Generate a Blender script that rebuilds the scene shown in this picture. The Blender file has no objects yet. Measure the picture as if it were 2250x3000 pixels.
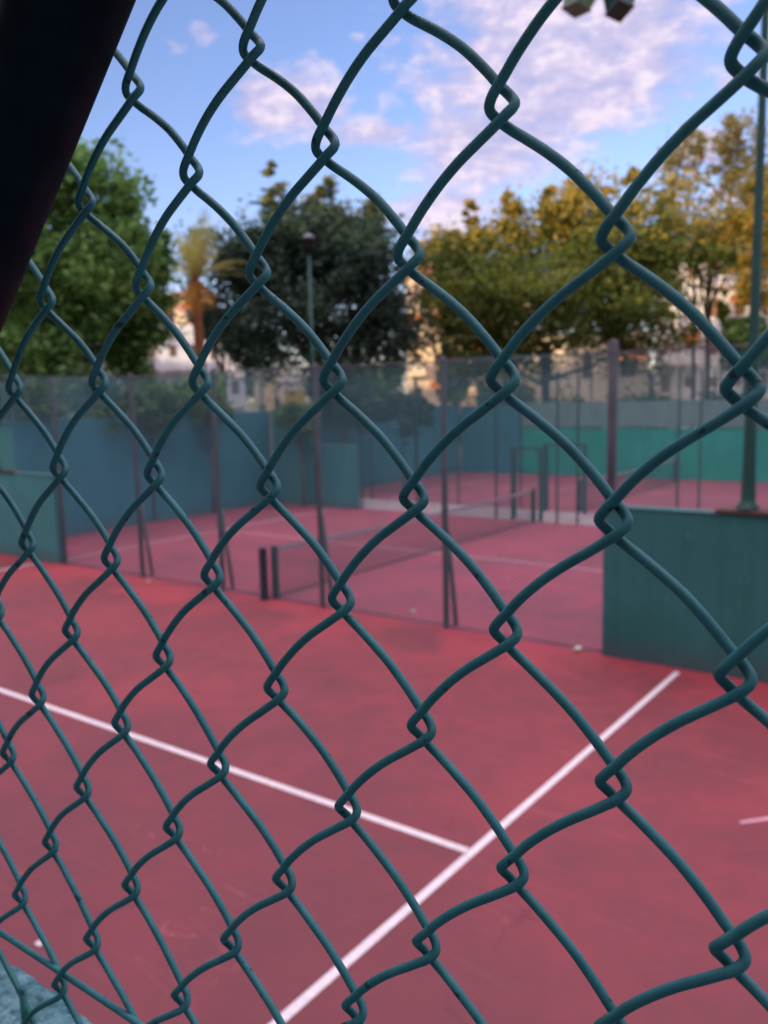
import bpy, math, random
import numpy as np
from mathutils import Vector, Matrix

sc = bpy.context.scene
COL = sc.collection
R_ = math.radians

FA=[0.80747, 0.07976, -0.58449];FB=[0.03176, 1.16059, 0.12785];FO=[-0.58516, -3.70648, 8.49719];FN=[-0.5899, 0.10435, -0.8007]
FDEV=[(-3, -1, 0.0565, 0.0214), (-4, 0, -0.0384, 0.0311), (-5, 1, -0.0607, 0.0309), (-1, -1, 0.038, 0.0012), (-2, 0, -0.0123, -0.0365), (-3, 1, 0.0323, -0.0059), (0, 0, -0.0081, -0.0132), (-1, 1, -0.0176, -0.0061), (2, 0, -0.0052, -0.0245), (1, 1, -0.0268, -0.0179), (3, 1, 0.0255, 0.0214), (-6, 2, -0.0008, 0.0558), (-4, 2, 0.0116, -0.0113), (-2, 2, -0.0449, 0.0007), (0, 2, -0.0122, -0.0157), (-5, 3, -0.0303, 0.009), (-3, 3, 0.0459, -0.0227), (-1, 3, 0.0123, -0.0063), (-6, 4, 0.0376, 0.0023), (-4, 4, 0.0316, 0.002), (-2, 4, -0.0027, -0.0253), (0, 4, 0.0057, -0.0248), (-5, 5, -0.0088, -0.001), (-3, 5, 0.0044, 0.0011), (2, 2, -0.0308, -0.0099), (1, 3, -0.0326, -0.0199), (4, 2, 0.023, 0.0767), (3, 3, 0.0074, 0.0124), (2, 4, -0.0374, -0.0219), (-4, 6, 0.0309, -0.0377), (-5, 7, 0.0082, 0.0046), (-2, 6, -0.0715, 0.0343), (-6, 8, 0.0632, -0.0106), (-3, 7, 0.0004, -0.0134), (-7, 9, 0.0479, 0.0509), (-4, 8, 0.0211, -0.0216), (0, 6, -0.0026, -0.0274), (-5, 9, -0.0244, 0.0413), (-1, 7, -0.014, 0.0021), (-2, 8, 0.0214, -0.0112), (-3, 9, -0.0448, 0.0555), (1, 5, 0.0006, -0.0223), (3, 5, 0.0137, 0.0032), (2, 6, 0.0169, -0.0136), (1, 7, -0.0042, -0.0148), (4, 6, 0.0038, -0.0023)]
FCTRL=[(-0.122, 0.05, 0.0), (-0.055, 0.125, -0.05), (0.06, 0.205, -0.057), (0.2, 0.285, -0.055), (0.4, 0.405, -0.045), (0.6, 0.545, -0.045), (0.8, 0.722, -0.05), (0.94, 0.862, -0.053), (1.065, 0.975, -0.048), (1.118, 1.05, 0.0), (1.05, 1.125, 0.05), (0.94, 1.195, 0.06), (0.8, 1.28, 0.07), (0.6, 1.402, 0.08), (0.4, 1.545, 0.08), (0.2, 1.712, 0.07), (0.06, 1.85, 0.062), (-0.07, 1.975, 0.05)]
# cloud masses: centre (photo column, row), half extents in degrees, density
BLOBS=[(1650,170,11,5.5,.95),(1950,330,4,1.0,.5),(1450,420,7,3.2,.85),(1330,640,5,2.5,.7),(850,300,5.0,2.4,.85),(1080,390,5,1.1,.7),(590,95,1.5,1.1,.62),(520,130,1.3,.8,.5),(1040,110,1.0,.5,.5),(2060,440,2.6,1.3,.75),(2170,230,3.0,.9,.6),(1930,215,2.6,.7,.6),(2180,560,2.5,1.2,.6),(680,640,3,.9,.45),(1150,640,3.0,1.0,.5),(640,520,2.5,.6,.3)]
CLOUDCOL=[(.36,(3.9,4.0,6.5)),(.5,(5.6,5.1,7.2)),(.60,(8.2,7.0,8.2))]
SKYTINT=(1.95,1.75,2.2)
FILLCLOUD=(6.4,5.9,4.8)
SKYSTR=.12

# ------------------------------------------------------------------ camera frame
F = 2473.0            # focal length in pixels of the 2250 x 3000 photograph
H = 3.43              # eye height above the courts
_u = np.array((-3395., -260., F)); _v = np.array((1830., -382., F))
_U = _u / np.linalg.norm(_u); _V = _v - (_v @ _U) * _U; _V /= np.linalg.norm(_V)
_X = -_U; _Z = np.cross(_X, _V)
ROT = np.array([_X, _V, _Z])
if ROT[2][1] > 0: ROT[2] = -ROT[2]

def ray(x, y):
    return ROT @ np.array((x - 1125., y - 1500., F))
def ground(x, y, z=0.0):
    d = ray(x, y); t = (z - H) / d[2]
    return Vector((d[0] * t, d[1] * t, z))
def spot(x, y, dist):
    """point seen at photo pixel x, y at a horizontal distance"""
    d = ray(x, y); t = dist / math.hypot(d[0], d[1])
    return Vector((d[0] * t, d[1] * t, H + d[2] * t))

# ------------------------------------------------------------------ helpers
class MB:
    def __init__(s): s.v = []; s.f = []; s.m = []
    def add(s, vs, fs, mi=0):
        o = len(s.v); s.v += [tuple(v) for v in vs]
        s.f += [tuple(i + o for i in f) for f in fs]; s.m += [mi] * len(fs)
    def box(s, x0, x1, y0, y1, z0, z1, mi=0):
        s.add([(x0,y0,z0),(x1,y0,z0),(x1,y1,z0),(x0,y1,z0),(x0,y0,z1),(x1,y0,z1),(x1,y1,z1),(x0,y1,z1)],
              [(0,3,2,1),(4,5,6,7),(0,1,5,4),(1,2,6,5),(2,3,7,6),(3,0,4,7)], mi)
    def tube(s, pts, rad, n=10, cap=True, mi=0):
        pts = [Vector(p) for p in pts]; k = len(pts)
        rs = rad if isinstance(rad, (list, tuple)) else [rad] * k
        up = None; vs = []
        for i, p in enumerate(pts):
            t = (pts[min(i+1,k-1)] - pts[max(i-1,0)]).normalized()
            if up is None:
                up = Vector((0,0,1)) if abs(t.z) < .9 else Vector((1,0,0))
            a = (up - t * up.dot(t)).normalized(); b = t.cross(a); up = a
            for j in range(n):
                an = 2*math.pi*j/n
                vs.append(p + (a*math.cos(an) + b*math.sin(an)) * rs[i])
        fs = [(i*n+j, i*n+(j+1)%n, (i+1)*n+(j+1)%n, (i+1)*n+j) for i in range(k-1) for j in range(n)]
        if cap: fs += [tuple(reversed(range(n))), tuple(range((k-1)*n, k*n))]
        s.add(vs, fs, mi)
    def obj(s, name, mat, parent=None, smooth=False, loc=None, bevel=0):
        me = bpy.data.meshes.new(name); me.from_pydata(s.v, [], s.f)
        mats = mat if isinstance(mat, (list, tuple)) else [mat]
        for m in mats: me.materials.append(m)
        if any(s.m): me.polygons.foreach_set('material_index', s.m)
        if smooth: me.polygons.foreach_set('use_smooth', [True]*len(me.polygons))
        me.update()
        o = bpy.data.objects.new(name, me); COL.objects.link(o)
        if parent is not None: o.parent = parent
        if loc is not None: o.location = loc
        if bevel:
            md = o.modifiers.new('bevel', 'BEVEL'); md.width = bevel; md.segments = 2; md.limit_method = 'ANGLE'
        return o

def tag(o, label=None, cat=None, group=None, kind=None):
    if label: o['label'] = label
    if cat: o['category'] = cat
    if group: o['group'] = group
    if kind: o['kind'] = kind
    return o
def empty(name, loc, label, cat, group=None, rz=0):
    o = bpy.data.objects.new(name, None); COL.objects.link(o)
    o.location = loc; o.rotation_euler = (0, 0, rz); o.empty_display_size = .1
    return tag(o, label, cat, group)

# ------------------------------------------------------------------ materials
class NT:
    def __init__(s, name):
        s.m = bpy.data.materials.new(name); s.m.use_nodes = True; s.t = s.m.node_tree
        s.b = s.t.nodes['Principled BSDF']; s.out = s.t.nodes['Material Output']
    def n(s, typ, **k):
        nd = s.t.nodes.new(typ)
        for a, b in k.items(): setattr(nd, a, b)
        return nd
    def l(s, a, b): s.t.links.new(a, b)
    def coord(s, scale=(1,1,1), world=False):
        g = s.n('ShaderNodeNewGeometry') if world else s.n('ShaderNodeTexCoord')
        mp = s.n('ShaderNodeMapping'); mp.inputs['Scale'].default_value = scale
        s.l(g.outputs['Position'] if world else g.outputs['Object'], mp.inputs['Vector'])
        return mp.outputs['Vector']
    def noise(s, vec, scale, detail=4, rough=.55, dist=0):
        nn = s.n('ShaderNodeTexNoise'); s.l(vec, nn.inputs['Vector'])
        nn.inputs['Scale'].default_value = scale; nn.inputs['Detail'].default_value = detail
        nn.inputs['Roughness'].default_value = rough; nn.inputs['Distortion'].default_value = dist
        return nn.outputs['Fac']
    def ramp(s, fac, stops):
        r = s.n('ShaderNodeValToRGB'); s.l(fac, r.inputs['Fac']); e = r.color_ramp.elements
        while len(e) < len(stops): e.new(.5)
        for i, (p, c) in enumerate(stops):
            e[i].position = p; e[i].color = (*c, 1) if len(c) == 3 else c
        return r.outputs['Color']
    def mix(s, fac, a, b, mode='MIX'):
        m = s.n('ShaderNodeMix', data_type='RGBA', blend_type=mode)
        for sock, v in ((m.inputs[0], fac), (m.inputs[6], a), (m.inputs[7], b)):
            if isinstance(v, (int, float)): sock.default_value = v
            elif isinstance(v, tuple): sock.default_value = (*v, 1)
            else: s.l(v, sock)
        return m.outputs[2]
    def math(s, op, a, b=None, c=None):
        m = s.n('ShaderNodeMath', operation=op)
        for i, v in enumerate((a, b, c)):
            if v is None: continue
            if isinstance(v, (int, float)): m.inputs[i].default_value = v
            else: s.l(v, m.inputs[i])
        return m.outputs[0]
    def bump(s, h, strength=.3, dist=.01):
        b = s.n('ShaderNodeBump'); b.inputs['Strength'].default_value = strength; b.inputs['Distance'].default_value = dist
        s.l(h, b.inputs['Height']); s.l(b.outputs['Normal'], s.b.inputs['Normal'])
    def fin(s, col=None, rough=.6, spec=.4, metal=0):
        if col is not None:
            if isinstance(col, tuple): s.b.inputs['Base Color'].default_value = (*col, 1)
            else: s.l(col, s.b.inputs['Base Color'])
        if isinstance(rough, (int, float)): s.b.inputs['Roughness'].default_value = rough
        else: s.l(rough, s.b.inputs['Roughness'])
        s.b.inputs['Specular IOR Level'].default_value = spec; s.b.inputs['Metallic'].default_value = metal
        return s.m

def mat_mottled(name, c1, c2, scale=3, rough=.7, spec=.3, bump=.0, bscale=40, world=True, c3=None, metal=0):
    N = NT(name); v = N.coord(world=world)
    a = N.noise(v, scale, 6, .6)
    st = [(.3, c1), (.7, c2)]
    if c3: st = [(.25, c1), (.55, c2), (.8, c3)]
    col = N.ramp(a, st)
    if bump: N.bump(N.noise(v, bscale, 4), bump, .005)
    return N.fin(col, rough, spec, metal)

def mat_court(name, c_hi, c_lo, seed=0.0, graded=False):
    """resin painted concrete: blotches, dust, hairline cracks, darker joints"""
    N = NT(name); v = N.coord(world=True)
    mp = N.n('ShaderNodeMapping'); mp.inputs['Location'].default_value = (seed, seed*.7, 0); N.l(v, mp.inputs['Vector']); v = mp.outputs['Vector']
    big = N.noise(v, .55, 5, .6, .4); mid = N.noise(v, 3.2, 6, .65); fine = N.noise(v, 60, 5, .7)
    f = N.math('ADD', N.math('MULTIPLY', big, .62), N.math('MULTIPLY', mid, .38))
    col = N.ramp(f, [(.34, c_lo), (.60, c_hi)])
    g = N.ramp(fine, [(.3, (.84,.84,.84)), (.7, (1.1,1.1,1.1))]); col = N.mix(1, col, g, 'MULTIPLY')
    if graded:      # darker and greyer towards the terrace, redder along the divider fence
        sp0 = N.n('ShaderNodeSeparateXYZ'); g0 = N.n('ShaderNodeNewGeometry'); N.l(g0.outputs['Position'], sp0.inputs[0])
        q0 = N.math('ADD', sp0.outputs[1], N.math('MULTIPLY', N.math('SUBTRACT', big, .5), 6))
        m0 = N.n('ShaderNodeMapRange'); m0.interpolation_type = 'SMOOTHSTEP'; N.l(q0, m0.inputs[0]); m0.inputs[1].default_value = 8.5; m0.inputs[2].default_value = 2.5
        col = N.mix(N.math('MULTIPLY', m0.outputs[0], .6), col, (.138,.046,.057))
        m1 = N.n('ShaderNodeMapRange'); m1.interpolation_type = 'SMOOTHSTEP'; N.l(q0, m1.inputs[0]); m1.inputs[1].default_value = 8.8; m1.inputs[2].default_value = 10.2
        col = N.mix(N.math('MULTIPLY', m1.outputs[0], .55), col, (.38,.050,.064))
    # long scrapes running across the slab, paler
    st = N.n('ShaderNodeMapping'); st.inputs['Rotation'].default_value = (0,0,R_(28)); st.inputs['Scale'].default_value = (.25, 2.4, 1); N.l(v, st.inputs['Vector'])
    s1 = N.noise(st.outputs['Vector'], 1.3, 3, .5, 1.2)
    s2 = N.math('ABSOLUTE', N.math('SUBTRACT', s1, .5)); s3 = N.ramp(s2, [(0., (1,1,1)), (.006, (0,0,0))])
    patch = N.ramp(N.noise(v, .5, 2), [(.5, (0,0,0)), (.62, (1,1,1))])
    col = N.mix(N.math('MULTIPLY', N.math('MULTIPLY', s3, patch), .42), col, tuple(min(1, c*1.5+.05) for c in c_hi))
    # dark hairline cracks
    vo = N.n('ShaderNodeTexVoronoi', feature='DISTANCE_TO_EDGE'); vo.inputs['Scale'].default_value = .42
    wob = N.n('ShaderNodeTexNoise'); wob.inputs['Scale'].default_value = 1.6; N.l(v, wob.inputs['Vector'])
    wv = N.n('ShaderNodeVectorMath', operation='MULTIPLY_ADD'); N.l(wob.outputs['Color'], wv.inputs[0]); wv.inputs[1].default_value = (.9,.9,.9); N.l(v, wv.inputs[2])
    N.l(wv.outputs[0], vo.inputs['Vector'])
    cr = N.ramp(vo.outputs['Distance'], [(0., (1,1,1)), (.005, (0,0,0))])
    cm = N.ramp(N.noise(v, .9, 2), [(.5, (0,0,0)), (.6, (1,1,1))])
    col = N.mix(N.math('MULTIPLY', N.math('MULTIPLY', cr, cm), .6), col, tuple(c*.35 for c in c_lo))
    # small white specks of grit
    sp = N.n('ShaderNodeTexVoronoi'); sp.inputs['Scale'].default_value = 5.5; N.l(v, sp.inputs['Vector'])
    spm = N.ramp(sp.outputs['Distance'], [(0., (1,1,1)), (.06, (0,0,0))])
    sel = N.n('ShaderNodeSeparateColor'); N.l(sp.outputs['Color'], sel.inputs[0])
    keep = N.math('GREATER_THAN', sel.outputs[0], .74)
    col = N.mix(N.math('MULTIPLY', N.math('MULTIPLY', spm, keep), .55), col, (.62,.5,.55))
    N.bump(fine, .12, .003)
    return N.fin(col, .72, .25)

def mat_paint_line(name, c1, c2, under, wear):
    N = NT(name); v = N.coord(world=True)
    col = N.ramp(N.noise(v, 14, 6, .65), [(.3,c1),(.7,c2)])
    w = N.ramp(N.noise(v, 38, 6, .75), [(wear,(0,0,0)),(wear+.10,(1,1,1))]); w2 = N.ramp(N.noise(v, 1.3, 3), [(.4,(.15,.15,.15)),(.7,(1,1,1))])
    col = N.mix(N.math('MULTIPLY', N.math('MULTIPLY', w, w2), .55), col, under)
    return N.fin(col, .7, .2)

def mat_mesh(name, col, cell=.05, w=.13, extra=.0):
    """woven diamond wire mesh: real open cells, alpha by object coordinates (x along, z up)"""
    N = NT(name); tc = N.n('ShaderNodeTexCoord'); sp = N.n('ShaderNodeSeparateXYZ'); N.l(tc.outputs['Object'], sp.inputs[0])
    s = N.math('DIVIDE', N.math('ADD', sp.outputs[0], sp.outputs[2]), cell*1.414)
    d = N.math('DIVIDE', N.math('SUBTRACT', sp.outputs[0], sp.outputs[2]), cell*1.414)
    a = N.math('LESS_THAN', N.math('FRACT', s), w); b = N.math('LESS_THAN', N.math('FRACT', d), w)
    al = N.math('MAXIMUM', N.math('MAXIMUM', a, b), extra)
    N.l(al, N.b.inputs['Alpha'])
    return N.fin(col, .6, .3)

def mat_net(name, col, cell=.045, w=.16):
    N = NT(name); tc = N.n('ShaderNodeTexCoord'); sp = N.n('ShaderNodeSeparateXYZ'); N.l(tc.outputs['Object'], sp.inputs[0])
    a = N.math('LESS_THAN', N.math('FRACT', N.math('DIVIDE', sp.outputs[1], cell)), w)
    b = N.math('LESS_THAN', N.math('FRACT', N.math('DIVIDE', sp.outputs[2], cell)), w)
    N.l(N.math('MAXIMUM', a, b), N.b.inputs['Alpha'])
    return N.fin(col, .8, .1)

def mat_leaf(name, stops, trans=.35, z0=None, z1=None, sun_tip=None):
    N = NT(name); g = N.n('ShaderNodeNewGeometry')
    col = N.ramp(g.outputs['Random Per Island'], stops)
    nz = N.noise(N.coord(world=True), .5, 3); col = N.mix(N.math('MULTIPLY', nz, .5), col, N.ramp(nz, [(.35, tuple(c*.5 for c in stops[0][1])), (.7, tuple(min(1,c*1.3) for c in stops[-1][1]))]))
    if sun_tip:  # upper leaves tinted by height: sunlight on the crown put into the colour
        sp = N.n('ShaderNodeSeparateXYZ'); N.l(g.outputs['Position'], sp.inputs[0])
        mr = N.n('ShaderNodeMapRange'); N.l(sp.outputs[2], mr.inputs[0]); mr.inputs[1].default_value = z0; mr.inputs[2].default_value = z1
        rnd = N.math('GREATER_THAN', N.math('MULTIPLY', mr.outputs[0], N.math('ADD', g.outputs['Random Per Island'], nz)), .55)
        col = N.mix(rnd, col, sun_tip)
    N.l(col, N.b.inputs['Base Color']); N.b.inputs['Roughness'].default_value = .6; N.b.inputs['Specular IOR Level'].default_value = .25
    tr = N.n('ShaderNodeBsdfTranslucent'); N.l(col, tr.inputs['Color'])
    mx = N.n('ShaderNodeMixShader'); mx.inputs[0].default_value = trans
    N.l(N.b.outputs[0], mx.inputs[1]); N.l(tr.outputs[0], mx.inputs[2]); N.l(mx.outputs[0], N.out.inputs['Surface'])
    return N.m

def mat_pvc_wire():
    N = NT('pvc_coated_wire'); v = N.coord(world=True)
    a = N.noise(v, 90, 4); b = N.noise(v, 9, 3)
    col = N.ramp(N.math('ADD', N.math('MULTIPLY', a, .5), N.math('MULTIPLY', b, .5)), [(.35, (.018,.120,.138)), (.65, (.038,.185,.205))])
    # dark chips and scuffs
    ch = N.ramp(N.noise(v, 170, 2, .5), [(.685, (0,0,0)), (.71, (1,1,1))])
    col = N.mix(N.math('MULTIPLY', ch, .8), col, (.008,.02,.028))
    # algae near the foot of the fence
    sp = N.n('ShaderNodeSeparateXYZ'); g = N.n('ShaderNodeNewGeometry'); N.l(g.outputs['Position'], sp.inputs[0])
    mr = N.n('ShaderNodeMapRange'); N.l(sp.outputs[2], mr.inputs[0]); mr.inputs[1].default_value = H-.292; mr.inputs[2].default_value = H-.325
    al = N.math('MULTIPLY', mr.outputs[0], N.ramp(N.noise(v, 45, 2), [(.4, (0,0,0)), (.6, (1,1,1))]))
    col = N.mix(N.math('MULTIPLY', al, .8), col, (.03,.17,.09))
    N.bump(N.noise(v, 420, 3), .12, .0004)
    return N.fin(col, N.ramp(b, [(.3,(.40,.40,.40)),(.7,(.58,.58,.58))]), .28)

M = {}
M['wire'] = mat_pvc_wire()
M['post_black'] = None
def _black():
    N = NT('dark_painted_tube'); v = N.coord(world=True)
    col = N.ramp(N.noise(v, 60, 4), [(.4,(.003,.009,.017)),(.7,(.006,.015,.026))])
    sc_ = N.ramp(N.noise(v, 650, 3, .7), [(.70,(0,0,0)),(.74,(1,1,1))])
    pm = N.ramp(N.noise(v, 28, 2), [(.5,(0,0,0)),(.62,(1,1,1))])
    col = N.mix(N.math('MULTIPLY', N.math('MULTIPLY', sc_, pm), .8), col, (.09,.1,.12))
    N.bump(N.noise(v, 300, 3), .08, .0005)
    return N.fin(col, .5, .05)
M['post_black'] = _black()
M['court_a'] = mat_court('red_court_resin', (.255,.049,.060), (.15,.041,.050), graded=True)
M['court_b'] = mat_court('red_court_resin_middle', (.33,.058,.092), (.19,.048,.07), 13.)
M['court_c'] = mat_court('red_court_resin_far', (.33,.058,.092), (.19,.048,.07), 31.)
M['line'] = mat_paint_line('white_court_paint', (.58,.53,.54), (.76,.70,.70), (.33,.11,.13), .52)
M['line_old'] = mat_mottled('faded_court_paint', (.50,.22,.27), (.62,.42,.50), 9, .7, .2)
M['path'] = mat_mottled('path_concrete', (.26,.19,.19), (.36,.29,.29), 2, .85, .2)
M['earth'] = mat_mottled('dry_ground', (.10,.09,.05), (.2,.17,.11), .6, .9, .1)
M['teal_wall'] = None
def wallmat(name, c1, c2, stain=.5):
    N = NT(name); v = N.coord(world=True)
    a = N.noise(v, .9, 5, .6); col = N.ramp(a, [(.3,c1),(.7,c2)])
    st = N.n('ShaderNodeMapping'); st.inputs['Scale'].default_value = (5,5,.35); N.l(v, st.inputs['Vector'])
    s = N.ramp(N.noise(st.outputs['Vector'], 1.4, 5, .65), [(.4,(.80,.80,.80)),(.7,(1.12,1.12,1.12))]); col = N.mix(stain, col, s, 'MULTIPLY')
    bl = N.ramp(N.noise(v, 5.5, 3, .5), [(.70,(0,0,0)),(.76,(1,1,1))]); col = N.mix(N.math('MULTIPLY', bl, .25), col, tuple(min(1,c*2+.03) for c in c2))
    sp = N.n('ShaderNodeSeparateXYZ'); g = N.n('ShaderNodeNewGeometry'); N.l(g.outputs['Position'], sp.inputs[0])
    mr = N.n('ShaderNodeMapRange'); N.l(sp.outputs[2], mr.inputs[0]); mr.inputs[1].default_value = .35; mr.inputs[2].default_value = 0
    col = N.mix(N.math('MULTIPLY', mr.outputs[0], .45), col, (.10,.06,.07))
    N.bump(N.noise(v, 35, 4), .25, .004)
    return N.fin(col, .8, .2)
M['green_wall'] = wallmat('green_court_wall', (.030,.140,.130), (.046,.185,.172))
M['pale_wall'] = wallmat('pale_green_court_wall', (.06,.23,.225), (.085,.30,.285))
M['blue_wall'] = wallmat('blue_court_wall', (.03,.16,.20), (.045,.21,.26))
M['teal_wall'] = wallmat('teal_court_wall', (.045,.20,.205), (.065,.26,.26))
M['cap'] = mat_mottled('wall_cap', (.06,.17,.17), (.10,.24,.24), 4, .8, .2)
def cloth(name, c1, c2):
    N = NT(name); v = N.coord(world=True)
    w = N.n('ShaderNodeMapping'); w.inputs['Scale'].default_value = (1.2,1.2,.5); N.l(v, w.inputs['Vector'])
    nz = N.noise(w.outputs['Vector'], 1.6, 5, .6, .5); col = N.ramp(nz, [(.3,c1),(.7,c2)])
    N.bump(nz, .5, .05); return N.fin(col, .8, .15)
M['green_screen'] = cloth('green_windscreen_fabric', (.010,.31,.21), (.02,.42,.29))
M['pale_screen'] = cloth('pale_green_netting', (.15,.27,.235), (.21,.34,.29))
M['blue_screen'] = cloth('blue_windscreen_fabric', (.03,.17,.21), (.045,.22,.27))
M['mesh'] = mat_mesh('fence_mesh', (.11,.26,.28), .05, .15)
M['mesh_far'] = mat_mesh('far_fence_mesh', (.10,.26,.27), .05, .045)
M['mesh_top'] = mat_mesh('fine_fence_netting', (.14,.36,.36), .04, .14)
M['net'] = mat_net('court_net_cord', (.02,.025,.03))
M['net_band'] = mat_mottled('net_band', (.26,.23,.25), (.36,.32,.34), 5, .8, .1)
M['post'] = mat_mottled('galvanised_post', (.06,.058,.07), (.12,.105,.12), 4, .6, .35)
M['post_dark'] = mat_mottled('dark_post', (.012,.03,.04), (.02,.045,.055), 5, .5, .4)
M['post_green'] = mat_mottled('green_painted_post', (.012,.062,.05), (.022,.09,.072), 5, .5, .4)
M['rust'] = mat_mottled('rusty_plate', (.10,.05,.04), (.17,.10,.08), 12, .85, .2)
M['concrete'] = None
def concrete():
    N = NT('rough_painted_concrete'); v = N.coord(world=True)
    a = N.noise(v, 24, 8, .65); b = N.noise(v, 130, 6, .7)
    col = N.ramp(N.math('ADD', N.math('MULTIPLY', a, .5), N.math('MULTIPLY', b, .5)), [(.40,(.03,.10,.12)),(.5,(.10,.24,.27)),(.60,(.22,.40,.43))])
    N.bump(N.math('ADD', a, N.math('MULTIPLY', b, .6)), .9, .006); return N.fin(col, .9, .2)
M['concrete'] = concrete()
M['bark'] = mat_mottled('bark', (.07,.05,.04), (.16,.12,.10), 6, .9, .1, .6, 12)
M['stone'] = mat_mottled('pale_stone', (.42,.36,.3), (.62,.55,.48), 20, .9, .1)
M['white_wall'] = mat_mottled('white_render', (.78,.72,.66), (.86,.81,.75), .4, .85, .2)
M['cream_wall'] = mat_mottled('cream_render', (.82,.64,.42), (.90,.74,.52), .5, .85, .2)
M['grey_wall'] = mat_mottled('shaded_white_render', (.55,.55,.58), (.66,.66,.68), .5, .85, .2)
M['yellow_wall'] = mat_mottled('yellow_render', (.55,.36,.06), (.66,.46,.10), .5, .85, .2)
M['tile'] = mat_mottled('terracotta_tiles', (.26,.09,.05), (.42,.17,.09), 3, .85, .15, .4, 8)
M['orange'] = mat_mottled('orange_awning', (.60,.16,.03), (.75,.25,.05), 3, .8, .1)
M['sign_orange'] = mat_mottled('orange_sign', (.75,.13,.01), (.85,.18,.015), 3, .6, .2)
M['shutter'] = mat_mottled('brown_shutter', (.20,.09,.05), (.30,.14,.08), 3, .6, .3)
M['glass_dark'] = NT('window_glass').fin((.12,.10,.09), .15, .6)
M['lamp_head'] = mat_mottled('dark_lamp_head', (.008,.008,.010), (.015,.015,.017), 5, .6, .1)
M['lamp_top'] = NT('pale_lamp_lid').fin((.16,.18,.2), .4, .4)
M['lens'] = NT('floodlight_glass').fin((.35,.42,.4), .15, .6)
LEAF = {
 'left': mat_leaf('bright_green_leaves', [(0,(.06,.15,.045)),(.5,(.13,.28,.07)),(1,(.22,.38,.09))]),
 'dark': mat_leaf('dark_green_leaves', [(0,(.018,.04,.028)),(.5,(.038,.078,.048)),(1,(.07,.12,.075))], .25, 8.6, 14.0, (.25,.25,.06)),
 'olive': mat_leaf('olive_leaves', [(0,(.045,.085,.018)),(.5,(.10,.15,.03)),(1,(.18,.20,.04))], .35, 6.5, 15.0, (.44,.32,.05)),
 'yellow': mat_leaf('yellowing_leaves', [(0,(.12,.13,.035)),(.5,(.24,.22,.06)),(1,(.38,.27,.07))], .4),
 'amber': mat_leaf('amber_leaves', [(0,(.14,.17,.03)),(.5,(.30,.27,.04)),(1,(.50,.28,.04))], .4),
 'lime': mat_leaf('lime_leaves', [(0,(.13,.20,.02)),(.5,(.24,.30,.035)),(1,(.36,.34,.05))], .4),
 'hedge': mat_leaf('hedge_leaves', [(0,(.03,.07,.02)),(.5,(.08,.16,.05)),(1,(.16,.26,.09))], .3),
 'palm': mat_leaf('palm_fronds', [(0,(.26,.34,.10)),(.5,(.46,.46,.15)),(1,(.70,.56,.20))], .35),
 'dry': mat_leaf('dry_fronds', [(0,(.50,.22,.03)),(.5,(.68,.33,.05)),(1,(.75,.42,.10))], .3),
}

# ------------------------------------------------------------------ near fence
def fence_world(x, z, d):
    D = np.array([(q[2], q[3]) for q in FDEV]); K = np.array([(q[0], q[1]) for q in FDEV], float)
    w = np.exp(-((x-K[:,0])**2 + (z-K[:,1])**2) / (2*.55**2))
    dx, dz = (w[:,None]*D).sum(0) / (w.sum() + .05)
    c = np.array(FO) + (x+dx)*np.array(FA) + (z+dz)*np.array(FB) + d*np.array(FN)
    p = ROT @ c * UNIT
    return Vector((p[0], p[1], p[2] + H))
UNIT = .033
LEDGE_Z = H - .350
fence = empty('chain_link_fence', (0, .22, LEDGE_Z), 'teal plastic coated chain link fence filling the foreground, its wire diamonds in sharp focus', 'fence')
def catmull(A, i, t):
    m = len(A)
    g = lambda j: np.array(A[j % m]) + np.array((0, 2.0*(j // m), 0))
    p0, p1, p2, p3 = g(i-1), g(i), g(i+1), g(i+2)
    return .5*((2*p1)+(-p0+p2)*t+(2*p0-5*p1+4*p2-p3)*t*t+(-p0+3*p1-3*p2+p3)*t**3)
rng = random.Random(4)
base_inv = Matrix.Translation((0, -.22, -LEDGE_Z))
for k in range(-14, 9):
    pts = []
    r0 = -10 if k % 2 == 0 else -11
    n = 5
    jit = [rng.uniform(-.009, .009) for _ in range(40)]
    for i in range(0, 18*12):
        for s in range(n):
            q = catmull(FCTRL, i, s/n)
            mid = math.sin(math.pi*((i % 9)+s/n)/9)          # slight hand-made variation mid strand
            p = fence_world(k + q[0] + jit[(i//9) % 40]*mid, r0 + q[1] + jit[(i//9+7) % 40]*mid, q[2])
            if p.z < LEDGE_Z - .012: break
            pts.append(p)
        else: continue
        break
    mb = MB(); mb.tube([base_inv @ p for p in pts], .00158, 12)
    mb.obj('wire', M['wire'], fence, True)
mb = MB()
mb.tube([(x, 0.0005*math.sin(x*9), H-.2916-LEDGE_Z + .0006*math.sin(x*14)) for x in np.linspace(-1.2, .45, 60)], .0017, 10)
mb.obj('tension_wire', M['wire'], fence, True)
mb = MB(); mb.tube([(-.4155, .0, -.02), (-.4157, .0, .010), (-.4155, .0, .0335)], .0021, 10)
tag(mb.obj('wire_stub', M['wire'], fence, True), 'short cut-off wire end sticking out of the concrete')
def on_plane(x, y, yy):
    d = ray(x, y); t = yy/d[1]; return Vector((d[0]*t, yy, H + d[2]*t))
a0 = on_plane(217, -62, .196); a1 = on_plane(-138, 912, .196)
dr = (a0-a1).normalized()
mb = MB(); P0 = a1 - dr*.42; P1 = a0 + dr*1.1
mb.tube([base_inv @ P for P in (P0, P0.lerp(P1,.5), P1)], .0207, 40)
o = mb.obj('brace_post', M['post_black'], fence, True); tag(o, 'thick near-black leaning tube braced across the upper left of the fence')

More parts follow.
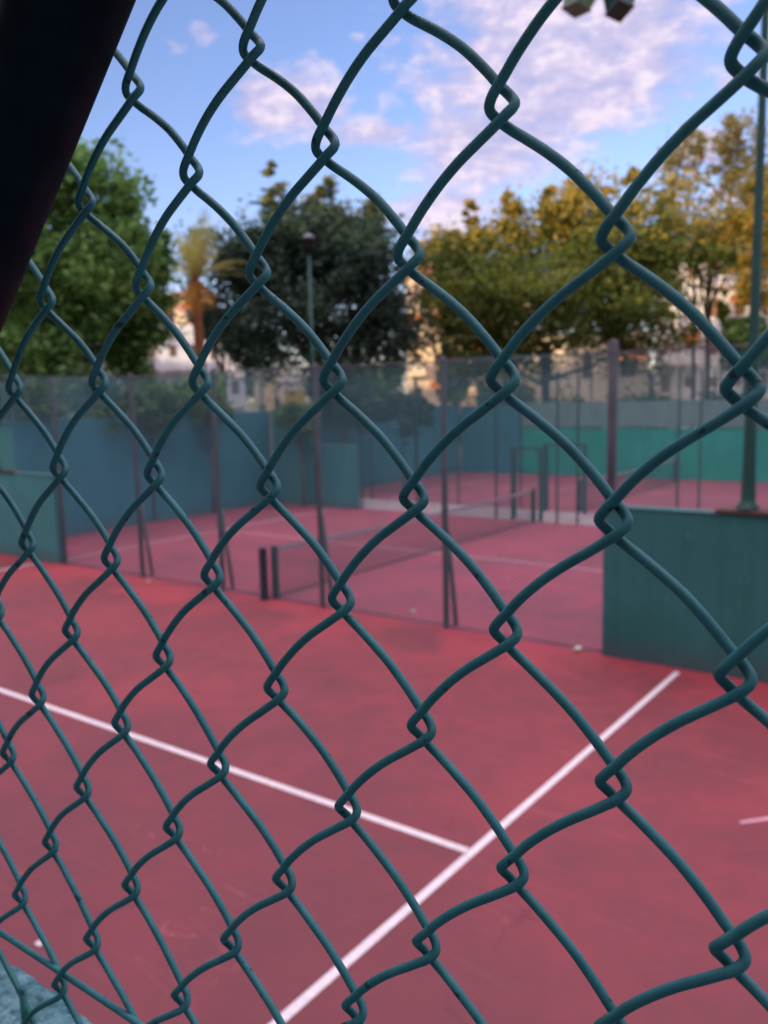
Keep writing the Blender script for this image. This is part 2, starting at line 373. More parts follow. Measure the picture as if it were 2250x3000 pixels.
# concrete kerb the fence stands in
mb = MB(); rn = random.Random(2); nx, ny = 330, 14
X0, X1, Y0, Y1 = -1.6, .6, .12, .256
def hz(x, y):
    e = max(0, (y-(Y1-.012))/.012)
    return LEDGE_Z + .0018*math.sin(x*61+y*90)+.0016*math.sin(x*143-y*70)+.0012*math.sin(x*257+y*300) - .006*e*e
vs = []; fs = []
for i in range(nx+1):
    x = X0+(X1-X0)*i/nx
    for j in range(ny+1):
        y = Y0+(Y1-Y0)*(j/ny)**.7
        if j == ny: y += .0022*math.sin(x*97)+.0015*math.sin(x*211)+rn.uniform(-.0006,.0006)
        vs.append((x, y, hz(x, y)))
    vs.append((x, Y1+.001, LEDGE_Z-.03)); vs.append((x, Y1, 0))
    m_ = ny+3
    if i:
        for j in range(m_-1): fs.append(((i-1)*m_+j, i*m_+j, i*m_+j+1, (i-1)*m_+j+1))
mb.add(vs, fs); mb.box(X0, X1, -.5, Y0+.001, 0, LEDGE_Z-.001)
tag(mb.obj('retaining_wall', M['concrete'], None, True), 'rough teal painted concrete kerb at the bottom left corner under the fence', 'wall')
mb = MB(); mb.box(-24, -1.6, -.5, .256, 0, LEDGE_Z); mb.box(.6, 1.2, -.5, .25, 0, LEDGE_Z)
tag(mb.obj('terrace_ground', M['concrete']), kind='structure')
mb = MB(); mb.box(-40, 30, -14, -.5, 1.5, LEDGE_Z-.004); tag(mb.obj('terrace_pavement', M['path']), kind='structure')

# ------------------------------------------------------------------ ground and courts
def sheet(name, x0, x1, y0, y1, z, mat):
    mb = MB(); mb.add([(x0,y0,z),(x1,y0,z),(x1,y1,z),(x0,y1,z)], [(0,1,2,3)])
    return tag(mb.obj(name, mat), kind='structure')
sheet('ground', -900, 900, -900, 900, -.012, M['earth'])
sheet('court_floor', -20.2, .3, .25, 10.27, -.002, M['court_a'])
sheet('court_floor', -20.2, .3, 10.27, 20.5, -.003, M['court_b'])
sheet('concrete_path', -24, 4, 20.5, 22.6, -.003, M['path'])
sheet('court_floor', -20.2, .3, 22.6, 32.7, -.003, M['court_c'])
def line(x0, x1, y0, y1, mat='line', z=.003): 
    return sheet('court_line', min(x0,x1), max(x0,x1), min(y0,y1), max(y0,y1), z, M[mat])
line(-3.087, -3.018, .26, 10.12)                       # service line
line(-16.6, -3.095, 5.125, 5.20)                      # centre line
line(-16.86, -16.78, .26, 10.1)
line(-16.70, -16.62, 10.6, 20.2, 'line_old'); line(-3.1, -3.02, 10.6, 20.2, 'line_old'); line(-16.62, -3.1, 15.27, 15.35, 'line_old')
line(-16.70, -16.62, 22.9, 32.4, 'line_old'); line(-3.1, -3.02, 22.9, 32.4, 'line_old'); line(-16.62, -3.1, 27.6, 27.68, 'line_old')
# short scuffed stroke of paint near the right edge
mb = MB(); a = ground(2168, 2410); b = ground(2262, 2397); d = (b-a).normalized(); s = Vector((-d.y, d.x, 0))*.022
mb.add([a-s+Vector((0,0,.003)), b-s+Vector((0,0,.003)), b+s*1.1+Vector((0,0,.003)), a+s*.7+Vector((0,0,.003))], [(0,1,2,3)])
tag(mb.obj('court_line', M['line_old']), kind='structure')

# ------------------------------------------------------------------ court walls and fences
def wall_thing(name, x0, x1, y0, y1, z1, mat, label, cap=True, cat='wall', steps=None):
    t = empty(name, ((x0+x1)/2, (y0+y1)/2, 0), label, cat)
    cx, cy = (x0+x1)/2, (y0+y1)/2
    for i, (a, b, c, d, h) in enumerate([(x0, x1, y0, y1, z1)] + (steps or [])):
        mb = MB(); mb.box(a-cx, b-cx, c-cy, d-cy, -.01, h); mb.obj('panel', mat, t, bevel=.012)
        if cap:
            mb = MB(); mb.box(a-cx-.012, b-cx+.012, c-cy-.015, d-cy+.015, h+.001, h+.03); mb.obj('cap', M['cap'], t, bevel=.008)
    return t
wall_thing('court_wall', -4.09, -2.0, 10.29, 10.44, 1.95, M['green_wall'], 'dark green solid court wall at the right of the divider fence, tall lamp pole bolted on its top',
           steps=[(-1.999, 0.2, 10.29, 10.44, 2.9)])
wall_thing('court_wall', -18.0, -16.35, 10.29, 10.44, 1.9, M['pale_wall'], 'pale green low court wall at the left edge, beyond it the blue wall',
           steps=[(-20.2, -18.001, 10.29, 10.44, 2.9)])
wall_thing('court_wall', -20.0, -19.6, 10.45, 20.39, 3.0, M['blue_wall'], 'long blue end wall of the middle court running away behind the divider fence')
wall_thing('court_wall', -19.59, -17.9, 20.4, 20.55, 2.98, M['teal_wall'], 'stepped teal side wall at the far left corner of the middle court',
           steps=[(-17.899, -16.05, 20.4, 20.55, 1.92)])
wall_thing('court_wall', -20.0, -19.6, 22.6, 32.4, 2.95, M['blue_wall'], 'blue end wall of the farthest court, seen between fence posts in the centre')
wall_thing('court_wall', -19.59, -16.6, 32.5, 32.62, 2.9, M['blue_screen'], 'blue grey wall at the back of the farthest court left of the green windscreen', cap=False)

def mesh_fence(name, label, p0, p1, z0, z1, posts, mesh, post_mat, pr=.04, braces=(), rails=(), extra_posts=None, group=None):
    """p0 -> p1 along x or y; posts are distances from p0"""
    dx, dy = p1[0]-p0[0], p1[1]-p0[1]; L = math.hypot(dx, dy); rz = math.atan2(dy, dx)
    t = empty(name, (p0[0], p0[1], 0), label, 'fence', group, rz)
    mb = MB(); seg = max(2, int(L/1.2))
    vs = []
    for i in range(seg+1):
        x = L*i/seg
        sag = .02*math.sin(i*1.7)
        vs += [(x, .012*math.sin(i*2.1), z0), (x, .02*math.sin(i*1.3+1), z1+sag)]
    mb.add(vs, [(2*i, 2*i+2, 2*i+3, 2*i+1) for i in range(seg)]); mb.obj('mesh_panel', mesh, t)
    for d in posts:
        h = z1+.05
        if isinstance(d, tuple): d, h, r = d
        else: r = pr
        mb = MB(); mb.tube([(d, .05, -.01), (d, .05, h-.03), (d, .05, h)], [r, r, r*.7], 12); mb.obj('post', post_mat, t, True)
    for d in braces:
        mb = MB(); mb.tube([(d+.03, .07, 1.5), (d+.05, .24, 0)], pr*.8, 10); mb.obj('brace', post_mat, t, True)
    for z in rails:
        mb = MB(); mb.tube([(0, .0, z), (L, .0, z)], .012, 6); mb.obj('rail', post_mat, t, True)
    return t
# between near and middle court
PX = lambda px, py: ground(px, py).x
dv = [(-13.62), (-11.33), (-8.95), (-6.54)]
mesh_fence('divider_fence', 'tall wire mesh divider fence with braced posts between the near court and the middle court', (-20.2, 10.33), (.2, 10.33), .02, 3.93,
           [20.2+x for x in dv] + [(20.2-16.25, 3.95, .05), (20.2-4.02, 4.06, .062)], M['mesh'], M['post'], .045,
           braces=[20.2+x for x in dv], rails=(.04, 3.9))
# wall-top and back fences
mesh_fence('back_fence', 'fine netting fence above the blue end wall with hedge behind it', (-19.8, 10.4), (-19.8, 20.4), 3.03, 4.15, [1.2,3.8,6.4,9.9], M['mesh_top'], M['post'], .035, rails=(4.1,))
mesh_fence('side_fence', 'mesh fence with dark posts along the far side of the middle court', (-19.6, 20.47), (.2, 20.47), .02, 3.95,
           [19.6-15.95, 19.6-13.9, 19.6-11.25, 19.6-9.43, 19.6-8.86, 19.6-6.3, 19.6-3.9], M['mesh_far'], M['post_dark'], .03, rails=(3.9,))
mesh_fence('side_fence', 'thin mesh fence with slim posts on the near side of the farthest court', (-19.6, 22.62), (.2, 22.62), .02, 3.9,
           [2.4, 4.3, 5.83, 8.0, 13.2, 15.4], M['mesh_far'], M['post_dark'], .028)
far = mesh_fence('far_fence', 'far boundary fence hung with a bright green windscreen under pale netting', (-19.6, 32.75), (6, 32.75), .02, 4.1,
           [0.2, 3, 6, 8.4, 10.8, 13.0, 15.4, 17.8, 20.2, 23], M['mesh_far'], M['post_dark'], .03, rails=(4.05,))
def hang(parent, name, x0, x1, z0, z1, y, mat, amp=.03):
    mb = MB(); n = int((x1-x0)*5); vs = []
    for i in range(n+1):
        x = x0+(x1-x0)*i/n
        for j in range(5):
            z = z0+(z1-z0)*j/4; sag = -.05*abs(math.sin(x*1.3))*(j == 4)
            vs.append((x, y+amp*math.sin(x*2.9+j)*math.sin(j*1.1+.4), z+sag))
    mb.add(vs, [(i*5+j, (i+1)*5+j, (i+1)*5+j+1, i*5+j+1) for i in range(n) for j in range(4)])
    return mb.obj(name, mat, parent, True)
hang(far, 'windscreen', 2.95, 25.5, .03, 1.97, -.09, M['green_screen'])
hang(far, 'upper_netting', 2.95, 25.5, 2.0, 3.05, -.07, M['pale_screen'], .02)

# gate frames in the far side fences
def gate(x0, x1, y, h, label):
    t = empty('gate_frame', ((x0+x1)/2, y, 0), label, 'gate', 'open gate frames beside the path'); w = (x1-x0)/2
    for s in (-1, 1):
        mb = MB(); mb.box(s*w-.05, s*w+.05, -.04, .04, -.01, h); mb.obj('jamb', M['post_green'], t, bevel=.006)
    mb = MB(); mb.box(-w+.036, w-.036, -.033, .033, h-.07, h-.001); mb.obj('lintel', M['post_green'], t, bevel=.006)
    mb = MB(); mb.box(-w+.036, -w+.09, -.02, .02, .05, h-.08); mb.obj('hinge_stile', M['post_dark'], t)
gate(-10.78, -9.95, 20.62, 1.98, 'green gate frame in front, at the far end of the middle court net')
gate(-10.69, -9.48, 22.45, 1.98, 'wider green gate frame behind, opening to the farthest court')

# nets
def net(x, y0, y1, label, h=.90, band=True, posts=True, double=False):
    t = empty('court_net', (x, y0, 0), label, 'net'); L = y1-y0; n = 24
    sag = lambda y: -.06*math.sin(math.pi*y/L)
    mb = MB(); vs = []
    for i in range(n+1):
        y = L*i/n; vs += [(0, y, .03), (0.01*math.sin(i), y, h-.07+sag(y))]
    mb.add(vs, [(2*i, 2*i+2, 2*i+3, 2*i+1) for i in range(n)]); mb.obj('net_mesh', M['net'], t)
    mb = MB(); vs = []
    for i in range(n+1):
        y = L*i/n; vs += [(-.006, y, h-.075+sag(y)), (-.006, y, h-.0+sag(y)), (.006, y, h-.0+sag(y)), (.006, y, h-.075+sag(y))]
    mb.add(vs, [(4*i+j, 4*i+4+j, 4*i+4+(j+1)%4, 4*i+(j+1)%4) for i in range(n) for j in range(4)]); mb.obj('top_band', M['net_band'], t)
    mb = MB(); mb.tube([(0, L*i/n, .03) for i in range(n+1)], .014, 6); mb.obj('bottom_cord', M['post_dark'], t)
    for y in (-.09, L+.06):
        mb = MB(); mb.box(-.05, .05, y-.05, y+.05, -.01, h+.02); mb.obj('net_post', M['post_dark'], t, bevel=.012)
    return t
net(-10.04, 10.50, 20.3, 'low dark court net with pale top band across the middle court')
net(-9.8, 22.95, 31.5, 'distant dark net across the farthest court')
t = empty('net_post', (-10.13, 10.22, 0), 'dark square net post on the near side of the mesh, left of its twin', 'post')
mb = MB(); mb.box(-.055, .055, -.05, .05, -.01, .91); mb.obj('shaft', M['post_dark'], t, bevel=.012)
mb = MB(); mb.tube([(0,-.07,.8),(0,-.05,.8)], .03, 12); mb.obj('winder', M['post_dark'], t)

# stones and litter along the fence foot
def rock(px, py, r, label, seed, mat='stone', name='stone'):
    p = ground(px, py); rn = random.Random(seed); mb = MB(); n1, n2 = 9, 6; vs = []
    for j in range(n2+1):
        for i in range(n1):
            th = math.pi*j/n2; ph = 2*math.pi*i/n1; rr = r*(1+rn.uniform(-.22,.22))
            vs.append((rr*1.5*math.sin(th)*math.cos(ph), rr*math.sin(th)*math.sin(ph), r*.55+rr*.6*math.cos(th)))
    mb.add(vs, [(j*n1+i, j*n1+(i+1)%n1, (j+1)*n1+(i+1)%n1, (j+1)*n1+i) for j in range(n2) for i in range(n1)])
    o = mb.obj(name, M[mat], None, True, p); o.rotation_euler = (0, 0, R_(35+seed*20)); tag(o, label, name.replace('_',' '))
rock(1515, 1879, .045, 'small whitish stone lying on the red court in front of the mesh', 1)
rock(1692, 1907, .055, 'flat beige stone close to the foot of the green wall', 2)
rock(1209, 1795, .04, 'pale pebble by the mesh foot just left of a braced post', 3)
rock(435, 1706, .035, 'small pale pebble at the fence foot on the left side of the court', 4)
mb = MB(); mb.add([(-.03,-.015,0),(.03,-.02,.004),(.035,.015,0),(-.025,.02,.006)], [(0,1,2,3)])
p = ground(114, 2766); o = mb.obj('paper_scrap', M['line'], None, False, (p.x, p.y, .004)); tag(o, 'tiny white scrap of paper on the red court, bottom left', 'litter')

# ------------------------------------------------------------------ lamps
def tall_pole(px, py, z, label, top, arm=False):
    d_ = ray(px, py); p = Vector((d_[0]*10.365/d_[1], 10.365, z)); t = empty('lamp_pole', (p.x, p.y, z+.03), label, 'lamp pole', 'tall lamp poles on the side walls')
    mb = MB(); mb.box(-.34, .55, -.12, .12, 0.001, .04); mb.obj('base_plate', M['rust'], t, bevel=.008)
    mb = MB(); prof = [(.041,.135),(.07,.125),(.12,.088),(.2,.082),(.5,.072),(3,.052),(6,.038),(top,.030)]
    mb.tube([(0,0,a) for a, b in prof], [b for a, b in prof], 18); mb.obj('shaft', M['post_green'], t, True)
    return p, t
# right pole stands on the green wall, left pole on the pale one
pr, tr_ = tall_pole(2191, 1487, 1.952, 'tall green lamp pole at the right edge, on the dark green wall', 8.6)
pl, tl_ = tall_pole(12, 1392, 1.902, 'green lamp pole at the far left edge, on the pale green wall', 6.5)
for k in range(2):
    pass
# floodlights on a cross arm of the right pole
ztop = spot(1700, -20, math.hypot(pr.x, pr.y)*1.02).z
def flood(px, label, tilt, roll, w, mat, dy=0):
    w *= 1.25
    c = spot(px, dy, math.hypot(pr.x, pr.y)*1.0)
    t = empty('floodlight', c, label, 'floodlight', 'floodlights on the cross arm'); t.rotation_euler = (R_(tilt), R_(roll), R_(-30))
    mb = MB(); vs = [(-w,-.10,0),(w,-.10,0),(w,.10,0),(-w,.10,0),(-w*1.35,-.16,.42),(w*1.35,-.16,.42),(w*1.35,.16,.42),(-w*1.35,.16,.42)]
    mb.add(vs, [(0,3,2,1),(4,5,6,7),(0,1,5,4),(1,2,6,5),(2,3,7,6),(3,0,4,7)]); mb.obj('housing', mat, t, bevel=.012)
    mb = MB(); mb.box(-w*1.36, w*1.36, -.165, .165, .421, .44); mb.box(-w*1.07, w*1.07, -.112, .112, -.012, -.001); mb.obj('rim', M['lamp_top'], t)
    mb = MB(); mb.box(-w*.97, w*.97, -.097, .097, -.02, -.0121); mb.obj('glass', mat, t)
    mb = MB(); mb.tube([(-w*1.2,.0,.3),(-w*1.2,.22,.5),(0,.28,.62)], .015, 8); mb.obj('bracket', M['post_dark'], t)
M['hood'] = mat_mottled('sage_green_paint', (.10,.19,.10), (.15,.26,.14), 5, .5, .3)
flood(1688, 'green angular floodlight hood poking in at the top edge, left one', -20, 8, .12, M['hood'], 26)
flood(1815, 'dark angular floodlight hood poking in at the top edge, right one', -16, -18, .10, M['post_green'], 30)
arm = MB(); ca = spot(1560, -190, math.hypot(pr.x, pr.y)); cb = spot(2195, -190, math.hypot(pr.x, pr.y))
arm.tube([ca - Vector(tr_.location), Vector((0, 0, cb.z - tr_.location.z))], .03, 10); arm.obj('cross_arm', M['post_green'], tr_, True)

c = spot(904, 712, 27); t = empty('street_lamp', (c.x, c.y, 0), 'slim green street lamp with dark box head in front of the dark centre tree', 'street lamp')
mb = MB(); mb.tube([(0,0,0),(0,0,c.z-.35)], [.075,.045], 12); mb.obj('pole', M['post_green'], t, True)
mb = MB(); mb.tube([(0,0,c.z-.34),(0,0,c.z-.2),(0,0,c.z+.12)], [.06,.17,.21], 12); mb.obj('lamp_head', M['lamp_head'], t)
mb = MB(); mb.tube([(0,0,c.z+.121),(0,0,c.z+.2),(0,0,c.z+.28)], [.22,.17,.05], 12); mb.obj('lid', M['lamp_top'], t, True)
c = spot(572, 935, 40); t = empty('street_lantern', (c.x, c.y, 0), 'old style dark lantern on a brown pole below the palm', 'street lamp')
mb = MB(); mb.tube([(0,0,0),(0,0,c.z-.3)], [.12,.09], 10); mb.obj('pole', M['shutter'], t, True)
mb = MB(); mb.tube([(0,0,c.z-.29),(0,0,c.z+.1),(0,0,c.z+.16),(0,0,c.z+.36)], [.16,.3,.36,.08], 6); mb.obj('lantern', M['lamp_head'], t)

# ------------------------------------------------------------------ vegetation
def leaf_mesh(name, P, size, mat, parent, rn, droop=0.0, up=0.0):
    n = len(P)
    if n == 0: return
    P = np.asarray(P)
    a = rn.normal(size=(n,3)); a[:,2] = a[:,2]*.6+up; a /= np.linalg.norm(a,axis=1)[:,None]
    b = rn.normal(size=(n,3)); b -= (b*a).sum(1)[:,None]*a; b /= np.linalg.norm(b,axis=1)[:,None]
    s = (size*rn.uniform(.6,1.4,n))[:,None]
    c = np.cross(a,b)*s*.18
    V = np.stack([P-a*s, P+b*s*.45+c, P+a*s, P-b*s*.45+c], 1).reshape(-1,3)
    me = bpy.data.meshes.new(name); me.vertices.add(4*n); me.vertices.foreach_set('co', V.ravel())
    me.loops.add(4*n); me.loops.foreach_set('vertex_index', np.arange(4*n)); me.polygons.add(n)
    me.polygons.foreach_set('loop_start', np.arange(0,4*n,4)); me.polygons.foreach_set('loop_total', np.full(n,4))
    me.materials.append(mat); me.update(); me.validate()
    o = bpy.data.objects.new(name, me); COL.objects.link(o); o.parent = parent; return o

def tree(name, label, px, dist, ytop, ybot, halfpx, mat, seed, lobes=38, clumps=260, per=70, size=.13, crownfill=.9, spires=(), cat='tree', group='trees beyond the courts', trunk=True, squash=1.0, tr=.22):
    """crown from ytop to ybot (photo rows) at a horizontal distance"""
    rn = np.random.default_rng(seed); rr = random.Random(seed)
    top = spot(px, ytop, dist).z; bot = spot(px, ybot, dist).z; c = spot(px, (ytop+ybot)/2, dist)
    t = empty(name, (c.x, c.y, 0), label, cat, group)
    half = halfpx/F*dist*1.02; hc = (top-bot)/2; zc = (top+bot)/2
    L = []
    for i in range(lobes):
        th = rr.uniform(0, 2*math.pi); cz = rr.uniform(-1.0, .95); q = math.sqrt(max(0,1-min(.999,cz*cz)))*rr.uniform(.5,.9)+(.3 if cz<-.6 else 0)
        L.append((q*math.cos(th)*half, q*math.sin(th)*half*.9, zc+cz*hc*.8, rr.uniform(.24,.40)*half))
    L.append((0,0,zc,half*.6))
    for (sx, sh, sr) in spires:      # side px offset, row, radius
        q = spot(px+sx, sh, dist); d = Vector((q.x-c.x, q.y-c.y)); 
        L.append((d.x, d.y, q.z-sr*1.2, sr)); L.append((d.x*.95, d.y*.95, q.z-sr*3, sr*1.5)); L.append((d.x*.9, d.y*.9, q.z-sr*5.5, sr*2))
    cl = []
    w = np.array([l[3]**1.3*(2.4 if i_ > lobes else 1) for i_, l in enumerate(L)]); w /= w.sum()
    for i in rn.choice(len(L), clumps, p=w):
        x,y,z,r = L[i]; v = rn.normal(size=3); v /= np.linalg.norm(v); v[2] = v[2]*squash
        p = np.array((x,y,z)) + v*r*rn.uniform(.55,1.02)
        if bot-.3 < p[2] < (top+.3 if i <= lobes else 99): cl.append((p, r*rn.uniform(.16,.36)))
    P = np.vstack([p + rn.normal(size=(per,3))*s*np.array((1,1,.75)) for p, s in cl])
    leaf_mesh('crown', P, size, mat, t, rn, up=.2)
    mb = MB()
    base_r = tr
    if trunk:
        zt = bot+hc*.4
        mb.tube([(0,0,0),(.05,0,zt*.4),(-.08,.06,zt*.75),(0,0,zt)], [base_r*1.3, base_r, base_r*.85, base_r*.6], 10)
        for i in range(9):
            l = L[rr.randrange(lobes)]; s = Vector((0,0,zt*rr.uniform(.6,.95))); e = Vector(l[:3]); m = s.lerp(e,.5)+Vector((0,0,-.35))
            mb.tube([s, m, e], [base_r*.5, base_r*.3, base_r*.12], 7)
        mb.obj('trunk', M['bark'], t, True)
    return t
tree('leafy_tree', 'bright green loose tree at the left behind the leaning tube', 205, 30, 470, 1110, 290, LEAF['left'], 3, clumps=460, per=75, size=.15,
     spires=[(35,432,.35),(150,500,.3),(235,640,.45),(-160,520,.5)])
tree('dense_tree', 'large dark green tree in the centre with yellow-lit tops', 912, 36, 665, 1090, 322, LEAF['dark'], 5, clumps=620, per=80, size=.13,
     spires=[(-123,470,.26),(-95,560,.4),(-170,665,.3),(45,520,.42),(10,560,.4),(180,565,.3),(115,590,.4)])
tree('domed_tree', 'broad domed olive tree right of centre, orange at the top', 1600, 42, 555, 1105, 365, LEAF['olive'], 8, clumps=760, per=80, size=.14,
     spires=[(-110,560,.3),(10,545,.3),(-220,590,.35),(180,545,.35),(265,490,.28),(80,560,.4),(-290,660,.4),(330,600,.6)])
tree('thin_tree', 'tall thin yellowish tree at the right rising behind the domed tree', 2085, 50, 350, 820, 190, LEAF['yellow'], 11, clumps=210, per=46, size=.13, squash=1.2, tr=.16,
     spires=[(-60,350,.4),(40,330,.4)])
tree('amber_tree', 'amber leaved tree crossing the right edge of the picture', 2290, 38, 460, 900, 130, LEAF['amber'], 12, clumps=200, per=60, size=.12, tr=.16)
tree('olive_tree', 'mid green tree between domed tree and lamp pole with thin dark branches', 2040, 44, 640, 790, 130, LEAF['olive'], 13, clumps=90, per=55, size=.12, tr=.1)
tree('small_tree', 'small lime green tree left of the domed tree, low in the gap', 1295, 39, 770, 1030, 75, LEAF['lime'], 14, clumps=120, per=60, size=.11, lobes=12, tr=.1)
tree('small_tree', 'dark green small tree at the lower right behind the lamp pole', 2190, 46, 930, 1080, 80, LEAF['hedge'], 15, clumps=110, per=60, size=.12, lobes=12, tr=.1)
tree('cypress', 'bright green upright cypress right beside the lamp pole', 2120, 52, 820, 1000, 22, LEAF['lime'], 16, clumps=50, per=60, size=.1, lobes=8, tr=.08)
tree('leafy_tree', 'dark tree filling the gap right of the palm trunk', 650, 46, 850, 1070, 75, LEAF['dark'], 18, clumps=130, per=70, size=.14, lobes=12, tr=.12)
for i, (px, yt, yb, hw, dist, k, lab) in enumerate([
    (60,1090,1250,110,24,'hedge','clipped hedge bush behind the blue wall at the far left'),
    (240,1095,1250,110,25,'hedge','sunlit hedge bush under the left tree seen through the mesh'),
    (430,1120,1250,100,25,'hedge','hedge bush in the gap left of the cream house'),
    (610,1110,1250,100,26,'left','bright hedge bush just left of the cream house seen through mesh'),
    (880,1185,1260,70,27,'hedge','low bush in front of the yellow garage'),
    (1010,1070,1260,110,30,'dark','dark hedge bush beneath the centre tree'),
    (1180,1160,1270,90,31,'dark','dark bush above the blue wall near the centre'),
    (1400,1190,1270,120,40,'hedge','grey green bush behind the far fence left of the thick post'),
    (1640,1180,1270,120,41,'hedge','bush behind the far fence around the thick post'),
    (1880,1175,1270,120,42,'hedge','bush behind the far fence above the green windscreen'),
    (2120,1170,1270,130,42,'hedge','bush behind the far fence left of the lamp pole')]):
    tree('hedge_bush', lab, px, dist, yt, yb, hw, LEAF[k], 30+i, clumps=90, per=60, size=.1, lobes=10, cat='hedge', group='hedge bushes behind the courts', trunk=True, tr=.05)

for i, (px, yt, hw, d_, k) in enumerate([(40,1010,120,70,'dark'),(330,1040,110,72,'hedge'),(690,1030,90,74,'hedge'),(960,1030,120,70,'dark'),(1120,1030,80,72,'hedge'),(1330,1040,45,52,'lime'),(1480,1150,90,56,'olive'),(1900,1100,70,70,'olive'),(2230,1020,110,72,'hedge')]):
    tree('background_tree', ['far bushy tree low behind the leaning tube side','far small tree under the right side of the left tree','far hedge like tree below the lantern','far dark tree under the centre tree, left half','far tree under the centre tree, right half','far lime tree just right of the orange sign','far olive tree low behind the domed tree','far olive tree between low white house and right block','far tree low at the right edge'][i], px, d_, yt, 1190, hw, LEAF[k], 60+i, clumps=110, per=50, size=.2, lobes=12, group='trees beyond the courts', tr=.15)
# palm
c = spot(572, 825, 33); t = empty('palm_tree', (c.x, c.y, 0), 'palm with yellow green fan of fronds and hanging orange dead skirt', 'palm tree')
mb = MB(); mb.tube([(0,0,0),(.1,0,c.z*.5),(0,0,c.z-.3),(0,0,c.z+.3)], [.26,.19,.2,.14], 12); mb.obj('trunk', M['tile'], t, True)
rp = random.Random(5)
def frond(az, el, L, droop, w):
    mb = MB(); n = 14; pts = []
    d = Vector((math.cos(az), math.sin(az), 0))
    for i in range(n+1):
        s = i/n; pts.append(Vector((0,0,c.z+.1)) + d*L*s*math.cos(el) + Vector((0,0,1))*(L*s*math.sin(el) - droop*s*s*L))
    side = Vector((-d.y, d.x, 0)); vs = []; fs = []
    for i in range(n):
        for sgn in (-1, 1):
            for q in (0, .5):
                p = pts[i].lerp(pts[i+1], q); ww = w*math.sin(math.pi*min(1,(i+q+.6)/n))**.6+.08; tp = p + side*sgn*ww + (pts[i+1]-pts[i])*1.6 + Vector((0,0,-.12*ww))
                o = len(vs); dd = (pts[i+1]-pts[i])*.2; vs += [p-dd*.3, p+dd, tp]; fs.append((o,o+1,o+2))
    mb.add(vs, fs); return mb
for i in range(46):
    az = rp.uniform(0, 2*math.pi); el = R_(rp.uniform(15, 88)); frond(az, el, rp.uniform(1.9,3.0), rp.uniform(.05,.45), .34).obj('frond', LEAF['palm'], t)
for i in range(18):
    az = 2*math.pi*i/18; frond(az, R_(rp.uniform(-70,-25)), rp.uniform(.8,1.2), .3, .35).obj('dead_frond', LEAF['dry'], t)

# ------------------------------------------------------------------ buildings
def building(label, pxa, pxb, dist, ytop, wall, floors, cols, seed, roof=None, awn=(), balc=True, chim=(), depth=9, win='glass_dark', name='apartment_building', cat='building'):
    A = spot(pxa, 1170, dist); B = spot(pxb, 1170, dist); mid = (A+B)/2; d = Vector((B.x-A.x, B.y-A.y, 0)); W = d.length; rz = math.atan2(d.y, d.x)
    zt = spot((pxa+pxb)/2, ytop, dist).z; t = empty(name, (mid.x, mid.y, 0), label, cat, None, rz)
    rr = random.Random(seed); mb = MB(); mb.box(-W/2, W/2, 0, depth, -.01, zt); mb.obj('wall', wall, t)
    fh = zt/floors; cw = W/cols
    for f in range(floors):
        for cidx in range(cols):
            x = -W/2 + cw*(cidx+.5); z = f*fh + fh*.30; ww = cw*rr.choice((.2,.26,.32)); hh = fh*rr.choice((.36,.42,.42))
            mb = MB(); mb.box(x-ww/2-.06, x+ww/2+.06, -.05, .02, z-.06, z+hh+.06); w = mb.obj('window', M['shutter'], t)
            mb = MB(); mb.box(x-ww/2, x+ww/2, -.06, -.045, z, z+hh); mb.obj('pane', M[win], w)
            if balc and rr.random() < .6:
                mb = MB(); mb.box(x-cw*.42, x+cw*.42, -1.1, -.001, f*fh+.02, f*fh+.16); mb.box(x-cw*.42, x+cw*.42, -1.1, -1.02, f*fh+.161, f*fh+1.0); mb.obj('balcony', wall, t)
            if (f, cidx) in awn:
                mb = MB(); mb.add([(x-cw*.4,-.02,z+hh+.35),(x+cw*.4,-.02,z+hh+.35),(x+cw*.4,-1.2,z+hh-.2),(x-cw*.4,-1.2,z+hh-.2)], [(0,1,2,3)]); mb.obj('awning', M['orange'], t)
    if roof:
        e = .5; h = roof; mb = MB()
        mb.add([(-W/2-e,-e,zt+.01),(W/2+e,-e,zt+.01),(W/2+e,depth+e,zt+.01),(-W/2-e,depth+e,zt+.01),(-W/2+h*1.4,depth/2,zt+h),(W/2-h*1.4,depth/2,zt+h)],
               [(0,1,5,4),(1,2,5),(2,3,4,5),(3,0,4),(3,2,1,0)]); r = mb.obj('roof', M['tile'], t)
        for cx in chim:
            mb = MB(); mb.box(cx-.3, cx+.3, depth*.3, depth*.3+.6, zt+.2, zt+h+.7); ch = mb.obj('chimney', wall, r)
            mb = MB(); mb.box(cx-.38, cx+.38, depth*.3-.08, depth*.3+.68, zt+h+.71, zt+h+1.15); mb.obj('chimney_cap', M['orange'], ch)
    else:
        mb = MB(); mb.box(-W/2-.1, W/2+.1, -.1, depth+.1, zt+.001, zt+.5); mb.obj('parapet', wall, t)
    return t
building('cream apartment block with terracotta roof and two chimneys behind the domed tree', 1195, 1560, 62, 800, M['cream_wall'], 5, 6, 1, roof=1.6, awn=((3,0),(3,1),(1,1),(2,3),(4,2)), chim=(-3.6,-2.7))
building('long low sunlit white house beneath the domed tree', 1430, 1900, 58, 1000, M['cream_wall'], 2, 4, 2, awn=((1,0),(1,3)), balc=False, name='house', cat='house')
building('white apartment block with brown shutters at the right behind the lamp pole', 1915, 2420, 64, 730, M['white_wall'], 5, 7, 3, roof=1.5, awn=((2,1),(3,3)), win='shutter')
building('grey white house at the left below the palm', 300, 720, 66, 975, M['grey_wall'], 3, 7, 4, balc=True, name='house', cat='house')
building('small pale orange tower house lit by the sun behind the palm', 490, 640, 74, 870, M['cream_wall'], 4, 3, 5, roof=1.0, awn=((3,0),(3,1)), balc=False, name='house', cat='house')
